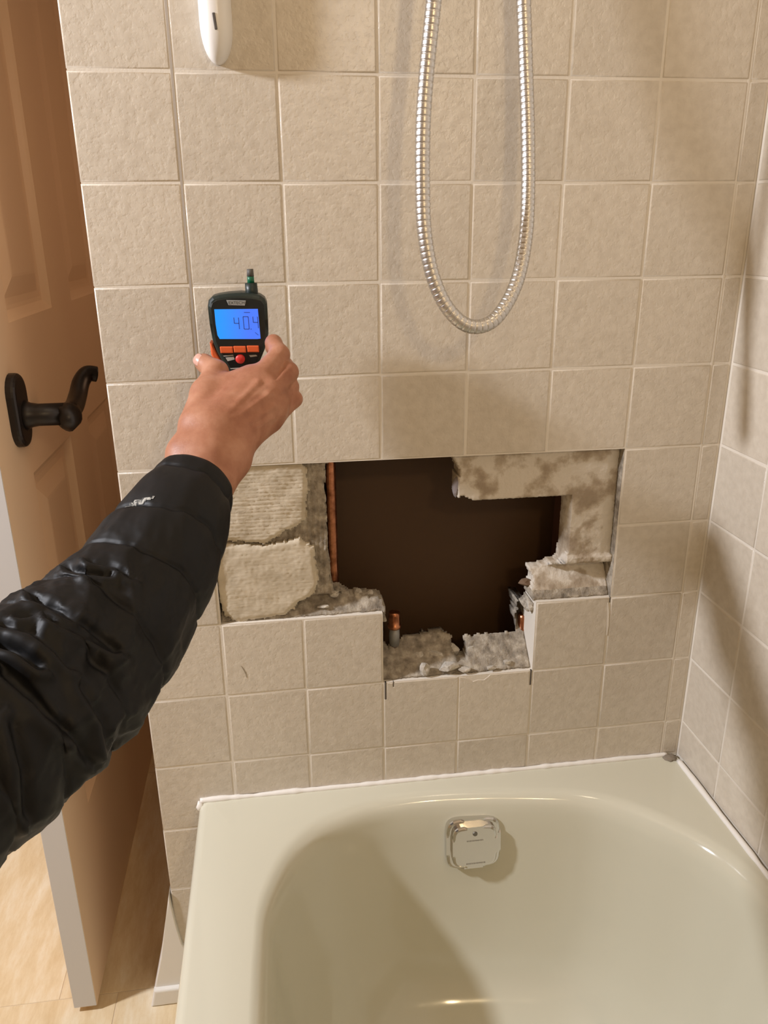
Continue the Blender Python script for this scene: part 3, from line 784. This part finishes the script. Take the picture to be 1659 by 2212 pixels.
# ------------------------------------------------------------------ person: hand, wrist and forearm as one surface
def surface_nets(Fv, origin, h):
    S = Fv < 0
    nx, ny, nz = Fv.shape
    cnt = np.zeros((nx - 1, ny - 1, nz - 1), np.int8)
    for a in (0, 1):
        for b in (0, 1):
            for c in (0, 1): cnt += S[a:nx - 1 + a, b:ny - 1 + b, c:nz - 1 + c]
    act = (cnt > 0) & (cnt < 8)
    idx = -np.ones(act.shape, np.int64); ii = np.argwhere(act); idx[act] = np.arange(len(ii))
    acc = np.zeros((len(ii), 3)); num = np.zeros(len(ii))
    cs = [(a, b, c) for a in (0, 1) for b in (0, 1) for c in (0, 1)]
    for p in cs:
        for ax in range(3):
            if p[ax] == 1: continue
            q = list(p); q[ax] = 1
            f0 = Fv[ii[:, 0] + p[0], ii[:, 1] + p[1], ii[:, 2] + p[2]]; f1 = Fv[ii[:, 0] + q[0], ii[:, 1] + q[1], ii[:, 2] + q[2]]
            m_ = (f0 < 0) != (f1 < 0); t = np.where(m_, f0 / np.where(m_, f0 - f1, 1), 0)
            pos = np.tile(np.array(p, float), (len(ii), 1)); pos[:, ax] += t
            acc += pos * m_[:, None]; num += m_
    V = (ii + acc / num[:, None]) * h + origin
    F = []
    for ax in range(3):
        o1, o2 = [(1, 2), (2, 0), (0, 1)][ax]
        sl0 = [slice(None)] * 3; sl1 = [slice(None)] * 3; sl0[ax] = slice(0, -1); sl1[ax] = slice(1, None)
        A, Bq = S[tuple(sl0)], S[tuple(sl1)]
        e = np.argwhere(A != Bq)
        ok = (e[:, o1] > 0) & (e[:, o2] > 0) & (e[:, o1] < Fv.shape[o1] - 1) & (e[:, o2] < Fv.shape[o2] - 1); e = e[ok]
        ins = A[e[:, 0], e[:, 1], e[:, 2]]
        def c(d1, d2):
            g = e.copy(); g[:, o1] -= d1; g[:, o2] -= d2; return idx[g[:, 0], g[:, 1], g[:, 2]]
        q = np.stack([c(1, 1), c(0, 1), c(0, 0), c(1, 0)], 1)
        q[~ins] = q[~ins][:, ::-1]; F.append(q)
    return V, np.concatenate(F)

def cap(P, a, b, ra, rb):
    """rounded cone distance (interpolated radius capsule)"""
    a = np.array(a, np.float32); b = np.array(b, np.float32); d = b - a; L2 = float(d @ d) + 1e-12
    t = np.clip(((P - a) @ d) / L2, 0, 1).astype(np.float32)
    q = P - a - t[..., None] * d
    return np.sqrt((q * q).sum(-1)) - (ra + (rb - ra) * t)
def smin(a, b, k):
    h = np.clip(.5 + .5 * (b - a) / k, 0, 1); return b + (a - b) * h - k * h * (1 - h)

def A3(p): return tuple(at(p[0], p[1], p[2]))
core_caps = [  # forearm and wrist
    ((402, 1075, .796), .0215, (412, 985, .825), .0225), ((420, 1095, .786), .022, (452, 985, .822), .0235), ((440, 1085, .795), .0215, (495, 990, .832), .0205),
    # wrist to metacarpal bases
    ((412, 985, .825), .0225, (437, 930, .838), .0200), ((452, 985, .822), .0235, (465, 930, .838), .0205), ((495, 990, .832), .0205, (512, 950, .848), .0190),
    # metacarpals
    ((440, 925, .838), .0195, (560, 823, .880), .0150), ((465, 930, .836), .0200, (583, 850, .876), .0160), ((490, 940, .842), .0195, (590, 880, .880), .0155), ((510, 952, .848), .0185, (580, 908, .888), .0140),
    # palm side and web of the thumb
    ((470, 915, .868), .0200, (545, 855, .905), .0160), ((500, 935, .868), .0190, (565, 895, .905), .0150),
    ((450, 860, .870), .0160, (540, 828, .884), .0140), ((478, 838, .884), .0125, (540, 818, .886), .0125)]
thumb = [((428, 918, .842), .0195), ((446, 850, .872), .0158), ((467, 804, .897), .0126), ((441, 784, .908), .0102)]
fingers = {
    'index': [((560, 823, .880), .0150), ((604, 766, .902), .0112), ((591, 741, .918), .0092), ((588, 752, .940), .0084)],
    'middle': [((583, 850, .876), .0158), ((622, 804, .900), .0116), ((615, 790, .930), .0096), ((600, 800, .952), .0088)],
    'ring': [((590, 880, .880), .0152), ((624, 836, .905), .0110), ((616, 825, .935), .0092), ((600, 834, .955), .0085)],
    'little': [((582, 905, .888), .0138), ((635, 862, .902), .0092), ((624, 850, .930), .0080), ((606, 856, .948), .0074)]}
allp = [A3(c[0]) for c in core_caps] + [A3(c[2]) for c in core_caps] + [A3(q[0]) for q in thumb] + [A3(q[0]) for f_ in fingers.values() for q in f_]
lo = np.min(allp, 0) - .036; hi = np.max(allp, 0) + .036
hh = .00165
gx = [np.arange(lo[i], hi[i], hh, dtype=np.float32) for i in range(3)]
G = np.stack(np.meshgrid(*gx, indexing='ij'), -1)
D = None
for a, ra, b, rb in core_caps:
    d = cap(G, A3(a), A3(b), ra, rb); D = d if D is None else smin(D, d, .012)
def chain(js, k=.004):
    R0 = None
    for (a, ra), (b, rb) in zip(js[:-1], js[1:]):
        d = cap(G, A3(a), A3(b), ra, rb); R0 = d if R0 is None else smin(R0, d, k)
    return R0
core = smin(D, chain(thumb, .006), .008)
FD = core
for nm, js in fingers.items():
    # knuckle pad on the middle joint
    ch = chain(js, .0045)
    FD = np.minimum(FD, smin(core, ch, .007)) if nm == 'index' else smin(FD, smin(core, ch, .007), .0016)
Vh, Fh = surface_nets(FD, lo, hh)
me = mesh(Vh, [tuple(int(x) for x in f_) for f_ in Fh], True)
hv = np.array([v.co for v in me.vertices]); hn = np.array([v.normal for v in me.vertices])
q = (hv - CAM) @ ROT.T; hx = CX + FPX * q[:, 0] / q[:, 2]; hy = CY + FPX * q[:, 1] / q[:, 2]
fw = np.clip(((CAM - hv) * hn).sum(1) / np.linalg.norm(CAM - hv, axis=1), 0, 1)
def segd(a, b):
    d = np.array(b, float) - np.array(a, float); t = ((hx - a[0]) * d[0] + (hy - a[1]) * d[1]) / (d @ d)
    tc_ = np.clip(t, 0, 1); return np.hypot(hx - a[0] - tc_ * d[0], hy - a[1] - tc_ * d[1]), t
MC = [((450, 930), (558, 824)), ((468, 936), (582, 851)), ((488, 944), (592, 880)), ((508, 952), (588, 903))]
dm = np.full(len(hv), 1e9); tm = np.zeros(len(hv)); bump_ = np.zeros(len(hv))
for a, b in MC:
    d, t = segd(a, b); k_ = d < dm; dm[k_] = d[k_]; tm[k_] = t[k_]
    bump_ += .0016 * np.exp(-((hx - b[0]) ** 2 + (hy - b[1]) ** 2) / 11.0 ** 2)          # knuckles
win = np.clip((tm - .30) / .35, 0, 1) * np.clip((1.30 - tm) / .25, 0, 1)
bump_ += -.0022 * (1 - np.exp(-(dm / 7.5) ** 2)) * win * np.exp(-(dm / 26.0) ** 2)       # hollows between the tendons
for (cx_, cy_, dx_, dy_) in ((604, 764, .62, -.60), (622, 803, .70, -.55), (637, 860, .72, -.45)):  # creases over the finger joints
    u = (hx - cx_) * dx_ + (hy - cy_) * dy_; w = -(hx - cx_) * dy_ + (hy - cy_) * dx_
    bump_ += -.0006 * np.sin(u * 1.25) ** 4 * np.exp(-(u / 8.0) ** 2 - (w / 16.0) ** 2)
d, t = segd((612, 792), (596, 815)); bump_ += -.0030 * np.exp(-(d / 4.0) ** 2)             # gap between index and middle finger
d, t = segd((632, 832), (606, 858)); bump_ += -.0016 * np.exp(-(d / 4.0) ** 2)
hv += hn * (bump_ * fw)[:, None]
me.vertices.foreach_set('co', hv.astype(np.float32).ravel()); me.update()
person = link('person', me, SKIN); tag(person, 'person reaching in with a bare right hand and black quilted jacket sleeve, holding a meter', 'person')
md = person.modifiers.new('smooth', 'SMOOTH'); md.factor = .5; md.iterations = 3
# thumb nail
tp = np.array(A3((431, 779, .9015))); tdir = (np.array(A3((440, 784, .908))) - np.array(A3((467, 805, .897)))); tdir /= np.linalg.norm(tdir)
vw = CAM - tp; vw /= np.linalg.norm(vw); nrm = vw * .62 + np.array([-.62, 0, .42]); nrm -= tdir * (nrm @ tdir); nrm /= np.linalg.norm(nrm); sd = np.cross(tdir, nrm)
V, F = [], []
ctr = np.array(A3((440, 784, .908))) + tdir * .0012
for i in range(11):
    for k in range(11):
        u, w = i / 10 * 2 - 1, k / 10 * 2 - 1
        ww = w * (1 - .25 * max(0, u) ** 3 - .15 * max(0, -u) ** 3)
        th = ww * .72; rr = .01055 - .0024 * max(0, u) ** 2
        V.append(ctr + tdir * (u * .0068 + .0012) + rr * (math.cos(th) * nrm + math.sin(th) * sd))
for i in range(10):
    for k in range(10): a = i * 11 + k; F.append((a, a + 1, a + 12, a + 11))
nm_ = link('fingernail', mesh(V, F, True), NAIL, person); s_ = nm_.modifiers.new('th', 'SOLIDIFY'); s_.thickness = .0006; s_.offset = 0

# sleeve: quilted tube swept along the forearm -----------------------------------------------
sl = [((424, 1043, .802), 76), ((412, 1066, .790), 88), ((392, 1105, .772), 104), ((355, 1180, .742), 125), ((298, 1272, .708), 142), ((235, 1355, .673), 163), ((155, 1435, .635), 188), ((65, 1508, .596), 212), ((-35, 1582, .560), 231), ((-135, 1655, .530), 246), ((-260, 1740, .500), 258), ((-420, 1830, .475), 268)]
ctrp = [at(*c) for c, w in sl]; radp = [w * c[2] / FPX for c, w in sl]
# upper arm and shoulder, running back past the camera
e_ = ctrp[-1]
ctrp += [e_ + Vector(d) for d in ((-.075, -.085, .02), (-.135, -.20, .075), (-.175, -.33, .14), (-.20, -.47, .19), (-.215, -.60, .20))]; radp += [.079, .083, .090, .100, .104]
axis = catmull(ctrp, 40)
tt = np.linspace(0, len(ctrp) - 1, len(axis)); rad = np.interp(tt, np.arange(len(ctrp)), radp)
sL = [0.0]
for i in range(1, len(axis)): sL.append(sL[-1] + (axis[i] - axis[i - 1]).length)
sL = np.array(sL)
def s_of(px, py):   # arclength of the axis station nearest to a pixel
    best, bs = 1e9, 0
    for i, p in enumerate(axis):
        q = ROT @ (np.array(p) - CAM); d = math.hypot(CX + FPX * q[0] / q[2] - px, CY + FPX * q[1] / q[2] - py)
        if d < best: best, bs = d, sL[i]
    return bs
seams = [s_of(407, 1076), s_of(360, 1172), s_of(300, 1270), s_of(208, 1385), s_of(100, 1482), s_of(-30, 1578), s_of(-150, 1665), s_of(-280, 1752)]
seams += [seams[-1] + .085 * k for k in range(1, 9)]
NS, NT = 640, 168
ss = np.linspace(0, sL[-1], NS)
V, F = [], []
a_ = None
rings_c = []
for i in range(NS):
    s = ss[i]; j = min(int(np.searchsorted(sL, s)), len(axis) - 1); p = axis[j] if j == 0 else axis[j - 1].lerp(axis[j], (s - sL[j - 1]) / max(sL[j] - sL[j - 1], 1e-9))
    t = (axis[min(j + 6, len(axis) - 1)] - axis[max(j - 6, 0)]).normalized(); r0 = float(np.interp(s, sL, rad))
    if a_ is None: a_ = t.cross(Vector((0, 0, 1))).normalized()
    a_ = (a_ - t * a_.dot(t)).normalized(); b_ = t.cross(a_)
    for k in range(NT):
        th = 2 * math.pi * k / NT; cu, su = math.cos(th), math.sin(th)
        warp = .006 * mn.noise((cu * 1.3, su * 1.3, s * 6)) + .004 * mn.noise((cu * 3, su * 3, s * 15))
        dmin = min(abs(s + warp - q) for q in seams)
        puff = -.0022 * math.exp(-(dmin / .0022) ** 2) - .0022 * math.exp(-(dmin / .012) ** 2)
        n1 = mn.noise((cu * 1.6, su * 1.6, s * 11 + 3)); n2 = mn.noise((cu * 4 + s * 18, su * 4, s * 24)); n3 = mn.ridged_multi_fractal((cu * 1.7 + s * 9, su * 1.7 - s * 5, s * 13), 1.0, 2.1, 3, 1.0, 2.0)
        el = math.exp(-((s - .26) / .12) ** 2)
        wr = .0030 * n1 + .0008 * n2 + el * (.0068 * (n3 - 1.2)) + (1 - el) * .0004 * (n3 - 1.2)
        # hem rolls in at the cuff
        hem = 0.0
        if s < .010: hem = -.0045 * (1 - s / .010) ** 2
        r = float(r0 + puff + wr * min(1, s / .02 + .25) + hem + .0035)
        V.append(p + r * (cu * a_ + su * b_))
    rings_c.append((p, a_.copy(), b_.copy(), t))
# turned-in lining at the cuff
p, a0_, b0_, t0_ = rings_c[0]
linr = []
for q, (f_, off) in enumerate(((.90, .004), (.84, .016), (.80, .05))):
    for k in range(NT):
        th = 2 * math.pi * k / NT; V.append(p + t0_ * off + float(rad[0] * f_) * (math.cos(th) * a0_ + math.sin(th) * b0_))
for i in range(NS - 1):
    for k in range(NT): k2 = (k + 1) % NT; F.append((i * NT + k, i * NT + k2, (i + 1) * NT + k2, (i + 1) * NT + k))
o0 = NS * NT
for k in range(NT):
    k2 = (k + 1) % NT; F.append((k2, k, o0 + k, o0 + k2))
    for q in range(2): F.append((o0 + q * NT + k2, o0 + q * NT + k, o0 + (q + 1) * NT + k, o0 + (q + 1) * NT + k2))
F.append(tuple((NS - 1) * NT + k for k in range(NT)))
bm = bmesh.new(); me = mesh(V, F); bm.from_mesh(me); sme = bm_mesh(bm, True)
# pinched folds round the elbow
sv = np.array([v.co for v in sme.vertices]); sn = np.array([v.normal for v in sme.vertices])
q = (sv - CAM) @ ROT.T; hx = CX + FPX * q[:, 0] / q[:, 2]; hy = CY + FPX * q[:, 1] / q[:, 2]
fw = np.clip(((CAM - sv) * sn).sum(1) / np.linalg.norm(CAM - sv, axis=1) * 3, 0, 1)
ds = np.zeros(len(sv))
for pts, A, w in (([(150, 1228), (195, 1236), (238, 1240)], .0060, 7), ([(195, 1210), (250, 1222), (285, 1246)], .0035, 6), ([(75, 1290), (130, 1318), (190, 1350), (255, 1400)], .0055, 9),
                  ([(110, 1340), (180, 1368), (245, 1408)], .0060, 9), ([(-20, 1385), (40, 1402), (84, 1436)], .0090, 10), ([(0, 1345), (70, 1362), (120, 1400), (155, 1440)], .0040, 8),
                  ([(10, 1450), (80, 1510), (140, 1580)], .0060, 12), ([(40, 1330), (90, 1322), (110, 1338)], .0040, 7), ([(180, 1480), (230, 1560), (240, 1620)], .0045, 10), ([(30, 1560), (55, 1660), (60, 1760)], .0050, 12), ([(140, 1560), (190, 1640)], .0035, 10)):
    best = np.full(len(sv), 1e9); side = np.zeros(len(sv)); ends = np.ones(len(sv))
    for a, b in zip(pts[:-1], pts[1:]):
        d_ = np.array(b, float) - np.array(a, float); t = np.clip(((hx - a[0]) * d_[0] + (hy - a[1]) * d_[1]) / (d_ @ d_), 0, 1)
        ex = hx - a[0] - t * d_[0]; ey = hy - a[1] - t * d_[1]; dd = np.hypot(ex, ey); sg = np.sign(d_[0] * ey - d_[1] * ex)
        k_ = dd < best; best[k_] = dd[k_]; side[k_] = (dd * sg)[k_]
    ds += -A * np.exp(-(side / w) ** 2) * (best < 60) + .62 * A * np.exp(-((side - 2.2 * w) / (1.5 * w)) ** 2) * np.exp(-(np.maximum(best - np.abs(side), 0) / 10) ** 2) * (best < 60)
sv = sv + sn * (ds * fw)[:, None]
sme.vertices.foreach_set('co', sv.astype(np.float32).ravel()); sme.update()
sleeve = link('jacket_sleeve', sme, NYLON, person); sleeve['label'] = 'black quilted nylon jacket sleeve with a pale smear'
# pale scuff on the cloth: faces of the sleeve around one spot, lifted slightly
sv = np.array([v.co for v in sme.vertices]); sn = np.array([v.normal for v in sme.vertices])
q = (sv - CAM) @ ROT.T; pxs = CX + FPX * q[:, 0] / q[:, 2]; pys = CY + FPX * q[:, 1] / q[:, 2]
front = ((CAM - sv) * sn).sum(1) > 0
cand = np.where(front & (np.hypot(pxs - 302, pys - 1088) < 90))[0]
if len(cand):
    c0 = cand[np.argmin(np.hypot(pxs[cand] - 298, pys[cand] - 1086))]
    d1 = np.array(at(340, 1080, .77)) - np.array(at(258, 1100, .77)); d1 /= np.linalg.norm(d1)
    vmap = {}; SV, SF = [], []
    for f_ in sme.polygons:
        if len(f_.vertices) > 4: continue
        ok = True
        for vi in f_.vertices:
            w = sv[vi] - sv[c0]; u = w @ d1; v_ = np.linalg.norm(w - u * d1)
            lim = .0046 * max(0, 1 - (u / .022) ** 2) + .0022 * mn.noise(Vector(sv[vi]) * 420)
            if not (abs(u) < .022 and v_ < lim and front[vi]): ok = False; break
        if ok:
            idx_ = []
            for vi in f_.vertices:
                if vi not in vmap: vmap[vi] = len(SV); SV.append(sv[vi] + sn[vi] * .0005)
                idx_.append(vmap[vi])
            SF.append(tuple(idx_))
    if SF:
        so = link('pale_smear', mesh(SV, SF, True), SMEAR, sleeve)
